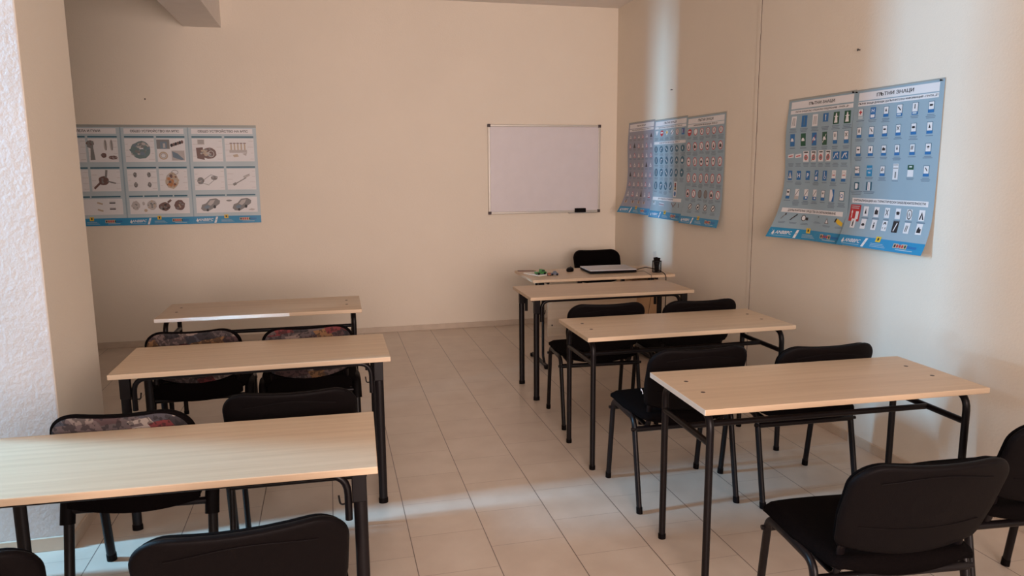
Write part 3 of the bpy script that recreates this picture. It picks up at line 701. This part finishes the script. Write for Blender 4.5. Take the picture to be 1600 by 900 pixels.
for i in range(8):
    x = .062+i*.074
    if i < 2: s.poly([(x-.03, .385), (x+.03, .380), (x+.03, .402), (x-.03, .405)], WT, 2); s.line(x-.02, .395, x+.02, .391, .005, RD, 3)
    elif i < 6:
        s.rect(x-.026, .368, x+.026, .430, WT, 2); s.ring(x, .404, .017, .017, .006, RD, 3); s.ell(x, .404, .010, .010, ST, 3, 10); s.rect(x-.018, .372, x+.018, .378, BK, 3)
        if i % 2: s.line(x-.02, .426, x+.02, .374, .005, ST, 4)
    else: s.rect(x-.029, .376, x+.029, .420, BL, 2); s.line(x-.02, .412, x, .384, .006, WT, 3); s.line(x, .384, x+.018, .410, .004, WT, 3); s.ell(x+.012, .386, .005, .005, WT, 3, 8)
    s.caption(x, .440, .056, 3)
for i in range(7):
    x = .060+i*.088; y = .520
    if i == 0: s.rect(x-.021, y-.033, x+.021, y+.033, BL, 2); s.poly([(x, y-.025), (x+.017, y+.02), (x-.017, y+.02)], WT, 3); glyph(s, x, y+.004, 6, BK, .9)
    elif i in (1, 2): sign_full(s, x, y, 'HP'[i-1])
    elif i == 3: s.rect(x-.018, y-.036, x+.018, y+.036, BL, 2); s.rect(x-.010, y+.005, x+.010, y+.028, WT, 3); s.line(x-.006, y-.006, x+.006, y-.028, .006, WT, 3)
    elif i == 4: s.rect(x-.021, y-.033, x+.021, y+.033, BL, 2); s.ring(x+.002, y+.010, .011, .011, .004, WT, 3); s.line(x-.004, y-.02, x-.002, y+.004, .005, WT, 3); s.ell(x-.004, y-.024, .004, .004, WT, 3, 8)
    else: s.rect(x-.018, y-.036, x+.018, y+.036, WT, 2); s.rect(x-.018, y+.016, x+.018, y+.036, BL, 3); s.rect(x-.012, y-.008, x+.012, y-.002, RD, 3); s.ring(x, y-.014, .013, .013, .003, LG_, 3)
    s.caption(x, .565, .066, 1+(i*2) % 4)
for i in range(7):
    x = .060+i*.088; y = .652
    if i == 0: sign_lower(s, x, y, 4)
    elif i in (1, 2, 3): s.rect(x-.019, y-.034, x+.019, y+.034, WT, 2); s.line(x-.016, y+.012, x+.016, y-.028, .005, ST, 3); s.rect(x-.019, y+.014, x+.019, y+.034, (LG_, BL, BL)[i-1], 3); (i > 1) and s.rect(x-.004, y+.018, x+.012, y+.028, WT, 4)
    elif i == 4: sign_lower(s, x, y, 10)
    elif i == 5: s.rect(x-.020, y-.040, x+.020, y+.036, BL, 2); s.poly([(x-.019, y-.039), (x, y-.039), (x+.012, y), (x, y+.035), (x-.019, y+.035)], WT, 3)
    else: s.rect(x-.021, y-.030, x+.021, y+.030, HT, 2); s.rect(x-.017, y-.026, x+.017, y+.026, WT, 3); s.ring(x, y, .012, .012, .004, BL, 4)
    s.caption(x, .694, .066, 1+(i*3) % 4)
s.rect(.035, .742, w-.035, .770, WT, 1); s.text(w*.5, .756, 'ДОПЪЛНИТЕЛНИ СРЕДСТВА ЗА СИГНАЛИЗИРАНЕ', .018, BK, 2)
s.line(.055, .820, .085, .785, .006, ST); s.ell(.088, .783, .006, .008, BK, 3, 8); s.line(.135, .826, .190, .780, .008, BK); s.line(.150, .812, .163, .801, .009, WT, 4)
s.ell(.250, .803, .021, .023, WT, 3); s.ring(.250, .803, .021, .023, .005, BK, 4); s.rect(.270, .797, .292, .818, BK, 3); s.ell(.395, .785, .005, .004, BK, 3, 8)
s.poly([(.480, .785), (.500, .830), (.460, .830)], ST, 3); s.poly([(.480, .797), (.490, .823), (.470, .823)], WT, 4)
s.poly([(.555, .800), (.575, .785), (.620, .812), (.612, .840), (.575, .822)], YL, 3); s.poly([(.548, .808), (.560, .783), (.572, .786), (.556, .812)], BK, 4)
for x in (.07, .165, .265, .385, .480, .59): s.caption(x, .844 if x != .385 else .822, .07, 2)
footer(s); s.build('left sheet of the near road sign poster, curling at its lower left corner', PG1)
# -- near poster, right sheet
s = Sheet(.640, .9, on_right(3.778, 2.048, .060, .0, .003)); w = s.w; s.grid(26, 40, GB); s.vm = VM_R2
s.rect(0, 0, w, .014, ED, 1)
s.rect(.03, .036, w-.03, .100, WT, 1); s.text(w*.48, .068, 'ПЪТНИ ЗНАЦИ', .037, BK, 2)
s.rect(.03, .112, w-.03, .142, WT, 1); s.text(w*.5, .127, 'ПЪТНИ ЗНАЦИ ДАВАЩИ ДОПЪЛНИТЕЛНА ИНФОРМАЦИЯ - ГРУПА „Е“', .0165, BK, 2)
xs = [.060, .155, .255, .355, .465, .570]
for r_ in range(4):
    y = (.195, .310, .430, .560)[r_]
    for i, x in enumerate(xs):
        if (r_, i) == (0, 0): sign_lower(s, x, y, 0, col=PB); s.rect(x-.017, y-.031, x+.017, y+.014, WT, 5); s.rect(x-.004, y-.022, x+.004, y+.005, RD, 6); s.rect(x-.012, y-.013, x+.012, y-.004, RD, 6)
        elif (r_, i) == (0, 1): s.rect(x-.020, y-.036, x+.020, y+.036, BL, 2); s.text(x, y-.012, 'H', .034, WT, 3); s.rect(x-.015, y+.012, x+.015, y+.030, WT, 3)
        elif r_ == 0 and i in (3, 4): sign_lower(s, x, y, 1, .042, .074); s.rect(x-.017, y-.033, x+.017, y+.016, WT, 5); (s.line(x-.010, y-.020, x+.010, y+.004, .007, BK, 6) if i == 3 else s.text(x, y-.010, '1', .042, BK, 6)); s.rect(x-.014, y+.022, x+.014, y+.032, PB, 5)
        elif (r_, i) == (3, 0): sign_lower(s, x, y, 7); s.rect(x-.016, y-.030, x+.016, y+.014, WT, 5); s.text(x, y-.010, 'WC', .020, BK, 6)
        elif (r_, i) == (3, 1): s.rect(x-.021, y-.036, x+.021, y+.036, FT, 2); s.text(x, y-.012, 'МОТ', .016, WT, 3); s.text(x, y+.012, 'TIR', .016, WT, 3)
        elif (r_, i) == (3, 3): s.rect(x-.020, y-.045, x+.020, y+.055, WT, 2); [s.rect(x-.018, y-.04+q*.02, x+.018, y-.035+q*.02, ST, 3) for q in range(2)]; s.rect(x-.004, y+.005, x+.006, y+.045, ST, 3)
        elif (r_, i) == (3, 4): s.rect(x-.021, y-.036, x+.021, y+.036, WT, 2); s.rect(x-.021, y-.036, x+.021, y-.008, GN, 3); s.rect(x-.010, y-.030, x+.010, y-.022, WT, 4)
        else: sign_lower(s, x, y, [2, 0, 5, 0, 0, 4, 0, 11, 7, 3, 4, 5, 7, 6, 8, 6, 9, 10, 0, 0, 1, 0, 0, 11][r_*6+i])
        s.caption(x, y+.042 if (r_, i) != (3, 3) else y+.062, .062, 1+(r_+i) % 3)
y = .662
s.rect(.042, y-.024, .082, y+.024, HT, 2); s.rect(.050, y-.017, .068, y+.017, WT, 3); s.line(.073, y-.014, .073, y+.012, .004, WT, 3)
s.rect(.138, y-.028, .182, y+.024, HT, 2); s.rect(.150, y-.026, .170, y+.024, WT, 3); s.line(.160, y-.02, .160, y+.02, .003, ST, 4)
s.caption(.062, y+.030, .10, 3); s.caption(.162, y+.030, .10, 2)
s.rect(.035, .732, w-.035, .762, WT, 1); s.text(w*.5, .747, 'СИГНАЛИЗАЦИЯ НА ТУРИСТИЧЕСКИ ЗАБЕЛЕЖИТЕЛНОСТИ', .018, BK, 2)
s.rect(.030, .772, .115, .844, RD, 2); s.rect(.040, .779, .105, .783, PB, 3); s.rect(.040, .789, .100, .793, PB, 3); s.poly([(.050, .800), (.058, .812), (.053, .812), (.053, .832), (.047, .832), (.047, .812), (.042, .812)], WT, 3); s.rect(.080, .806, .104, .835, WT, 3)
for r_ in range(2):
    for i in range(7):
        if r_ == 0 and i == 0: continue
        x = .075+i*.083; y = (.802, .868-.004)[r_]
        if r_ == 1: y = .856
        s.rect(x-.019, y-.024, x+.019, y+.020, WT, 2)
        q = r_*7+i
        if q == 11: s.rect(x-.021, y-.026, x+.021, y+.022, BK, 3); s.line(x-.008, y+.015, x+.010, y-.020, .006, WT, 4)
        elif q == 10: s.ring(x, y-.002, .013, .018, .006, BK, 3); s.rect(x-.008, y+.004, x+.008, y+.020, WT, 4)
        elif q == 5: s.ring(x, y-.002, .017, .021, .004, BK, 3); glyph(s, x, y, 6, ST, .8)
        elif q == 6: s.poly([(x-.015, y+.016), (x, y-.016), (x+.015, y+.016), (x+.006, y+.016), (x, y), (x-.006, y+.016)], BK, 3)
        else: glyph(s, x, y-.002, [0, 5, 8, 3, 4, 0, 0, 0, 7, 6, 0, 0, 9, 8][q], BK, 1.15)
        if r_ == 0: s.caption(x, y+.024, .055, 1)
footer(s); s.build('right sheet of the near road sign poster, with red tourist sign panel', PG1)

# -- far poster on the right wall: three sheets
PG2 = 'three road sign posters side by side on the far right wall'
s = Sheet(.615, .9, on_right(7.105, 2.062, .045, .060, .004)); w = s.w; s.grid(20, 36, SL); s.vm = VM_M1
s.rect(0, 0, w, .022, ED, 1); s.rect(.03, .045, w-.02, .100, WT, 1); s.text(w*.5, .073, 'ПЪТНИ ЗНАЦИ', .028, BK, 2); s.rect(.03, .116, w-.02, .146, WT, 1); s.text(w*.5, .131, 'ПРЕДУПРЕДИТЕЛНИ ПЪТНИ ЗНАЦИ - ГРУПА „А“', .018, BK, 2)
for r_ in range(7):
    for i in range(6):
        x = .07+i*.096; y = .225+r_*.088
        if (r_+i*3) % 11 == 4: s.poly([(x, y-.032), (x+.026, y+.018), (x-.026, y+.018)], BK, 2)
        else:
            s.poly([(x, y-.026), (x+.026, y+.018), (x-.026, y+.018)], RD if (i+r_) % 2 else LG_, 2); s.poly([(x, y-.017), (x+.019, y+.014), (x-.019, y+.014)], WT, 3); s.ell(x, y+.005, .005, .006, BK, 4, 6)
        s.caption(x, y+.026, .07, 2, ST if r_ < 2 else CG)
for i in range(4): s.rect(.045+i*.13, .815-.015, .095+i*.13, .835-.012, TN, 2); s.ell(.07+i*.13, .805, .010, .014, BN, 3, 8)
footer(s); s.build('leftmost sheet of the far road sign poster, rows of small warning triangles', PG2)
s = Sheet(.650, .9, on_right(6.492, 2.052, .035, 0, .004)); w = s.w; s.grid(20, 36, GB); s.vm = VM_M2
s.rect(0, 0, w, .022, ED, 1); s.rect(.02, .042, w-.02, .098, WT, 1); s.text(w*.5, .07, 'ПЪТНИ ЗНАЦИ', .034, BK, 2); s.rect(.02, .112, w-.02, .140, WT, 1); s.text(w*.5, .126, 'ПЪТНИ ЗНАЦИ ОТНОСНО ПРЕДИМСТВО - ГРУПА „Б“', .018, BK, 2)
xs = [.065, .165, .265, .37, .475, .58]; y = .190
s.poly([(xs[0]-.03, y-.025), (xs[0]+.03, y-.025), (xs[0], y+.025)], WT, 2); s.poly([(xs[1]+.032*math.cos(a), y+.032*math.sin(a)) for a in [PI/8+PI/4*i for i in range(8)]], RD, 2); s.rect(xs[1]-.022, y-.007, xs[1]+.022, y+.007, WT, 3)
for i in (2, 3): s.poly([(xs[i], y-.030), (xs[i]+.030, y), (xs[i], y+.030), (xs[i]-.030, y)], WT, 2)
s.poly([(xs[2], y-.018), (xs[2]+.018, y), (xs[2], y+.018), (xs[2]-.018, y)], YL, 3); s.line(xs[3]-.018, y+.020, xs[3]+.020, y-.020, .008, BK, 3)
s.ell(xs[4], y, .026, .030, WT, 2); s.ring(xs[4], y, .026, .030, .005, RD, 3); s.line(xs[4]+.005, y+.016, xs[4]+.005, y-.016, .005, BK, 4); s.rect(xs[5]-.026, y-.032, xs[5]+.026, y+.032, BL, 2); s.line(xs[5]-.01, y+.02, xs[5]-.01, y-.02, .006, WT, 3); s.line(xs[5]+.01, y+.02, xs[5]+.01, y-.02, .006, RD, 3)
for x in xs: s.caption(x, y+.042, .08, 3)
s.rect(.02, .265, w-.02, .292, WT, 1); s.text(w*.5, .279, 'ЗАДЪЛЖИТЕЛНИ ПЪТНИ ЗНАЦИ - ГРУПА „Г“', .018, BK, 2)
for r_ in range(4):
    for i, x in enumerate(xs):
        y = .345+r_*.107
        if r_ == 3 and i == 5: continue
        if r_ == 3 and i == 4: s.rect(x-.028, y-.035, x+.028, y+.085, WT, 2); s.rect(x-.015, y-.028, x+.015, y+.030, BK, 3); s.ell(x, y-.015, .008, .009, RD, 4, 8); s.ell(x, y+.012, .008, .009, YL, 4, 8); s.ell(x, y+.058, .020, .020, BL, 3); continue
        s.ell(x, y, .033, .034, HT if r_ < 3 or i < 4 else BL, 2, 20)
        q = (r_*6+i) % 6
        if q == 0: s.line(x, y+.02, x, y-.02, .007, WT)
        elif q == 1: s.line(x-.008, y+.02, x-.008, y-.004, .007, WT); s.line(x-.010, y-.006, x+.016, y-.010, .007, WT)
        elif q == 2: s.line(x-.018, y-.014, x+.014, y+.016, .008, WT)
        elif q == 3: s.line(x-.012, y+.016, x+.016, y-.014, .008, WT)
        elif q == 4: s.line(x-.015, y+.012, x, y-.014, .007, WT); s.line(x, y-.014, x+.015, y+.012, .007, WT)
        else: glyph(s, x, y, r_*2+6, WT, 1.4)
        s.caption(x, y+.042, .075, 2+(i % 3))
s.rect(.02, .762, w-.05, .786, WT, 1); s.text(w*.45, .774, 'ДРУГИ СРЕДСТВА ЗА СИГНАЛИЗИРАНЕ', .016, BK, 2)
s.rect(.04, .795, .10, .825, PB, 2); s.ell(.06, .800, .008, .006, BK, 3, 8)
for i in range(3): s.line(.17, .800+i*.013, .27, .806+i*.010, .004, RD if i % 2 else WT, 3)
s.line(.42, .795, .47, .83, .008, BN); s.line(.51, .795, .46, .83, .008, BN); s.rect(.56, .795, .568, .83, BN, 3)
footer(s); s.build('middle sheet of the far road sign poster, rows of blue round signs', PG2)
s = Sheet(.630, .9, on_right(5.846, 2.038, .045, 0, .004)); w = s.w; s.grid(20, 36, GB); s.vm = VM_M3
s.rect(0, 0, w, .022, ED, 1); s.rect(.02, .045, w-.02, .098, WT, 1); s.text(w*.5, .071, 'ПЪТНИ ЗНАЦИ', .034, BK, 2); s.rect(.02, .112, w-.02, .140, WT, 1); s.text(w*.5, .126, 'ЗАБРАНИТЕЛНИ ПЪТНИ ЗНАЦИ - ГРУПА „В“', .018, BK, 2)
for r_ in range(6):
    for i in range(6):
        x = .06+i*.102; y = .195+r_*.118
        if r_ == 5:
            if i > 3: continue
            x = .13+i*.13
        if (r_, i) == (0, 0): s.ell(x, y, .034, .034, RD, 2, 20); s.rect(x-.022, y-.006, x+.022, y+.006, WT, 3); s.caption(x, y+.045, .07, 2); continue
        cc = RD if r_ < 5 else BK
        grey = (r_ == 4 and i in (2, 3))
        s.ell(x, y, .031, .033, ST if grey else WT, 2, 20); s.ring(x, y, .031, .033, .006, cc if not grey else BN, 3)
        if not grey and (r_, i) != (0, 1):
            glyph(s, x, y, r_*5+i*3, BK, 1.4)
            if r_ == 5: s.line(x-.018, y+.020, x+.018, y-.020, .006, BK, 5)
        s.caption(x, y+.043, .08, 2+(i+r_) % 3)
footer(s); s.build('rightmost sheet of the far road sign poster, rows of round prohibition signs', PG2)

# -- poster of vehicle parts on the back wall: three sheets
PG3 = 'three vehicle part posters side by side on the back wall'
def blob(s, u, v, a, b, cols, seed, n=26, lv=2):
    R = random.Random(seed)
    s.poly([(u+a*(.84+.16*R.random())*math.cos(2*PI*i/18), v+b*(.84+.16*R.random())*math.sin(2*PI*i/18)) for i in range(18)], cols[0], lv)
    for i in range(n):
        r_, t = R.random()**.6*.8, R.random()*2*PI; q = R.uniform(.12, .28)
        c, d = u+a*r_*math.cos(t), v+b*r_*math.sin(t)
        s.poly([(c+a*q*math.cos(2*PI*j/6+t), d+b*q*R.uniform(.5, 1)*math.sin(2*PI*j/6+t)) for j in range(6)], cols[i % len(cols)], lv+1+i*.2)
def notes(s, u0, v0, u1, v1, seed, n=7):
    R = random.Random(seed)
    for i in range(n):
        side = i % 2; L_ = R.uniform(.02, .05); v = v0+(v1-v0)*(i+.5)/n
        u = u0+.005 if side else u1-.005-L_
        s.rect(u, v, u+L_, v+.0025, LG_, 2)
def car(s, u, v, a, seed):
    s.poly([(u-a, v+.45*a), (u-.85*a, v), (u-.45*a, v-.15*a), (u-.05*a, v-.62*a), (u+.6*a, v-.72*a), (u+a, v-.45*a), (u+.95*a, v-.1*a), (u+.25*a, v+.45*a), (u-.25*a, v+.75*a), (u-.75*a, v+.72*a)], ST, 2)
    s.poly([(u-.30*a, v-.05*a), (u+.02*a, v-.5*a), (u+.5*a, v-.55*a), (u+.28*a, v-.12*a), (u, v+.12*a)], LG_, 3)
    s.poly([(u-.72*a, v+.30*a), (u-.35*a, v+.05*a), (u-.02*a, v+.2*a), (u-.35*a, v+.55*a)], CG, 3)
    s.ell(u+.42*a, v+.25*a, .14*a, .2*a, BK, 4, 10); s.ell(u-.32*a, v+.62*a, .12*a, .16*a, BK, 4, 10)
def parts_sheet(x0, title, kind, label, push=0, k=1.0):
    ob = on_back(x0, 2.036, push)
    s = Sheet(.565, .9, lambda u, v, off: ob(u*k, v, off)); w = s.w; s.grid(16, 24, PB); s.rect(0, 0, w, .022, ED, 1)
    s.rect(0, .022, .012, .9-.068, GB, 1)
    s.rect(.035, .032, w-.03, .080, WT, 1); s.text(w*.5+.01, .057, title, .028, BK, 2)
    c0, c1, c2, c3 = .035, .280, .300, w-.025
    for (v0, v1) in ((.100, .330), (.375, .590)):
        for a, b in ((c0, c1), (c2, c3)):
            s.rect(a, v0, b, v0+.013, HT, 1); s.rect(a, v0+.022, b, v1, WT, 1)
            if kind != 'B' or (a, v0) != (c2, .100): notes(s, a, v0+.03, b, v1-.01, int(a*100+v0*100+x0*10))
    s.rect(.035, .658, w-.025, .800, WT, 1)
    nh = 4 if kind == 'B' else 2
    for q in range(nh):
        a = .035+(w-.06)*q/nh; s.rect(a, .632, a+(w-.06)/nh-.012, .645, HT, 1)
    if kind == 'B':
        blob(s, .165, .225, .090, .085, (TE, CG, TE, ST, LG_), 3, 46)
        s.rect(c2, .130, .408, .214, ST, 2); s.rect(.330, .150, .385, .214, CG, 3); s.rect(.352, .165, .372, .205, LG_, 4)
        for q in range(6): s.ell(.425+q*.018, .182-q*.006, .012, .016, BN if q % 2 else BK, 3, 8)
        s.ring(.350, .275, .038, .036, .012, TN, 3); s.ring(.350, .275, .022, .020, .004, ST, 3)
        s.rect(.420, .230, .530, .318, LG_, 2); s.poly([(.425, .235), (.470, .255), (.525, .310), (.500, .315), (.430, .290)], CG, 3)
        for i in range(2):
            for j in range(2): blob(s, .10+i*.115, .445+j*.09, .017, .026, (ST, LG_, BK), 9+i+2*j, 8)
        blob(s, .405, .500, .060, .080, (TN, OR, BN, OR, LG_), 11, 34); s.ring(.435, .425, .030, .020, .004, ST, 7)
        blob(s, .085, .722, .038, .045, (LG_, ST, LG_), 12, 18); blob(s, .150, .705, .012, .018, (LG_, ST), 13, 6); s.ell(.165, .768, .014, .014, TN, 3)
        blob(s, .220, .720, .045, .048, (LG_, ST, TN), 14, 18); blob(s, .325, .735, .052, .042, (BN, BK, ST), 15, 18); s.line(.355, .700, .385, .675, .018, BN, 4)
        blob(s, .455, .725, .050, .052, (BN, TN, BN, ST), 16, 18)
    elif kind == 'C':
        s.rect(.080, .130, .135, .175, LG_, 2); [s.rect(.085, .137+q*.012, .130, .141+q*.012, ST, 3) for q in range(3)]
        s.poly([(.065, .205), (.120, .200), (.130, .315), (.070, .300)], BN, 2); blob(s, .165, .255, .070, .055, (BN, TN, ST, LG_, BN), 21, 30); s.ring(.185, .260, .026, .030, .007, LG_, 9)
        for q in range(5): s.rect(.345+q*.028, .170, .357+q*.028, .235, TN, 2); s.rect(.340+q*.028, .160, .362+q*.028, .168, BN, 2)
        s.rect(.335, .225, .480, .250, LG_, 3); s.poly([(.36, .27), (.40, .262), (.41, .285), (.37, .29)], TN, 2); s.poly([(.44, .26), (.48, .25), (.47, .28)], LG_, 2)
        for (a, b, c, d) in ((.080, .520, .170, .450), (.170, .450, .225, .470), (.225, .470, .150, .540), (.085, .520, .150, .545)): s.line(a, b, c, d, .004, ST, 3)
        blob(s, .085, .505, .030, .035, (ST, BN, LG_), 22, 12); blob(s, .195, .480, .028, .022, (ST, LG_, BN), 23, 10)
        s.line(.360, .540, .460, .480, .008, ST, 3); s.line(.440, .480, .490, .455, .014, LG_, 3); s.line(.435, .470, .490, .445, .004, ST, 4); s.line(.350, .545, .375, .530, .022, ST, 4)
        car(s, .150, .725, .080, 1); car(s, .410, .725, .080, 2); s.ell(.305, .690, .024, .008, ST, 3); s.poly([(.46, .780), (.49, .765), (.52, .775), (.50, .785)], LG_, 3)
    else:
        s.poly([(.300, .140), (.345, .145), (.340, .200), (.350, .310), (.310, .312), (.318, .210), (.290, .195)], ST, 3); blob(s, .318, .165, .036, .028, (BN, ST), 31, 10)
        for q in range(2): s.ell(.440+q*.050, .180, .014, .050, LG_, 3); s.line(.440+q*.05, .140, .445+q*.05, .225, .008, ST, 4)
        blob(s, .420, .270, .025, .025, (BN, ST), 32, 10); blob(s, .495, .290, .040, .018, (BN, LG_), 33, 10)
        blob(s, .400, .495, .045, .045, (BN, ST, BN), 34, 16); s.line(.320, .565, .375, .510, .018, BN, 4); s.line(.420, .470, .430, .400, .018, ST, 4); s.line(.430, .500, .500, .520, .012, ST, 4)
        blob(s, .140, .230, .070, .060, (ST, LG_), 35, 20); blob(s, .150, .490, .060, .055, (ST, TN), 36, 20)
        for q in range(2): s.line(.330, .690+q*.062, .375, .705+q*.062, .014, TN, 3); s.rect(.430, .690+q*.055, .480, .700+q*.055, BK, 3); s.rect(.430, .680+q*.055, .480, .684+q*.055, LG_, 3)
    footer(s); s.build(label, PG3)
parts_sheet(-2.352, 'КОЛЕЛА И ГУМИ', 'A', 'leftmost vehicle part poster, half hidden by the pillar')
parts_sheet(-1.788, 'ОБЩО УСТРОЙСТВО НА МПС', 'B', 'middle vehicle part poster with green engine drawing and orange gearbox', .0015)
parts_sheet(-1.226, 'ОБЩО УСТРОЙСТВО НА МПС', 'C', 'rightmost vehicle part poster with two grey car bodies at the bottom', 0, 1.065)

# ------------------------------------------------------------------ nails and push pins
for i, (loc, lab, ax) in enumerate([((-1.552, YB-.004, 2.261), 'tiny nail in the back wall above the vehicle part poster', 'y'),
        ((XR-.004, 3.773, 2.271), 'tiny nail in the right wall above the near road sign poster', 'x'),
        ((XR-.004, 6.154, 2.291), 'tiny nail in the right wall above the far road sign poster', 'x')]):
    k = MB()
    d = (1, 0, 0) if ax == 'x' else (0, 1, 0)
    k.tube([tuple(-.010*c for c in d), tuple(.006*c for c in d)], .0035, seg=8); k.tube([tuple(-.012*c for c in d), tuple(-.010*c for c in d)], .007, seg=10)
    o = k.build('wall_nail', mat('nail_steel', (.05, .035, .03), .5)); o.location = loc; tag(o, lab, 'nail')
for yy, zz_, lab in ((3.155, 2.036, 'push pin at the top right corner of the near road sign poster'), (3.762, 2.036, 'push pin right of the seam, top of the near road sign poster'), (3.790, 2.040, 'push pin left of the seam, top of the near road sign poster')):
    k = MB(); k.tube([(0, 0, 0), (-.008, 0, 0)], .003, seg=10); k.tube([(-.008, 0, 0), (-.010, 0, 0)], .0045, seg=10)
    o = k.build('push_pin', BLACKP); o.location = (XR-.008, yy, zz_); tag(o, lab, 'pin')
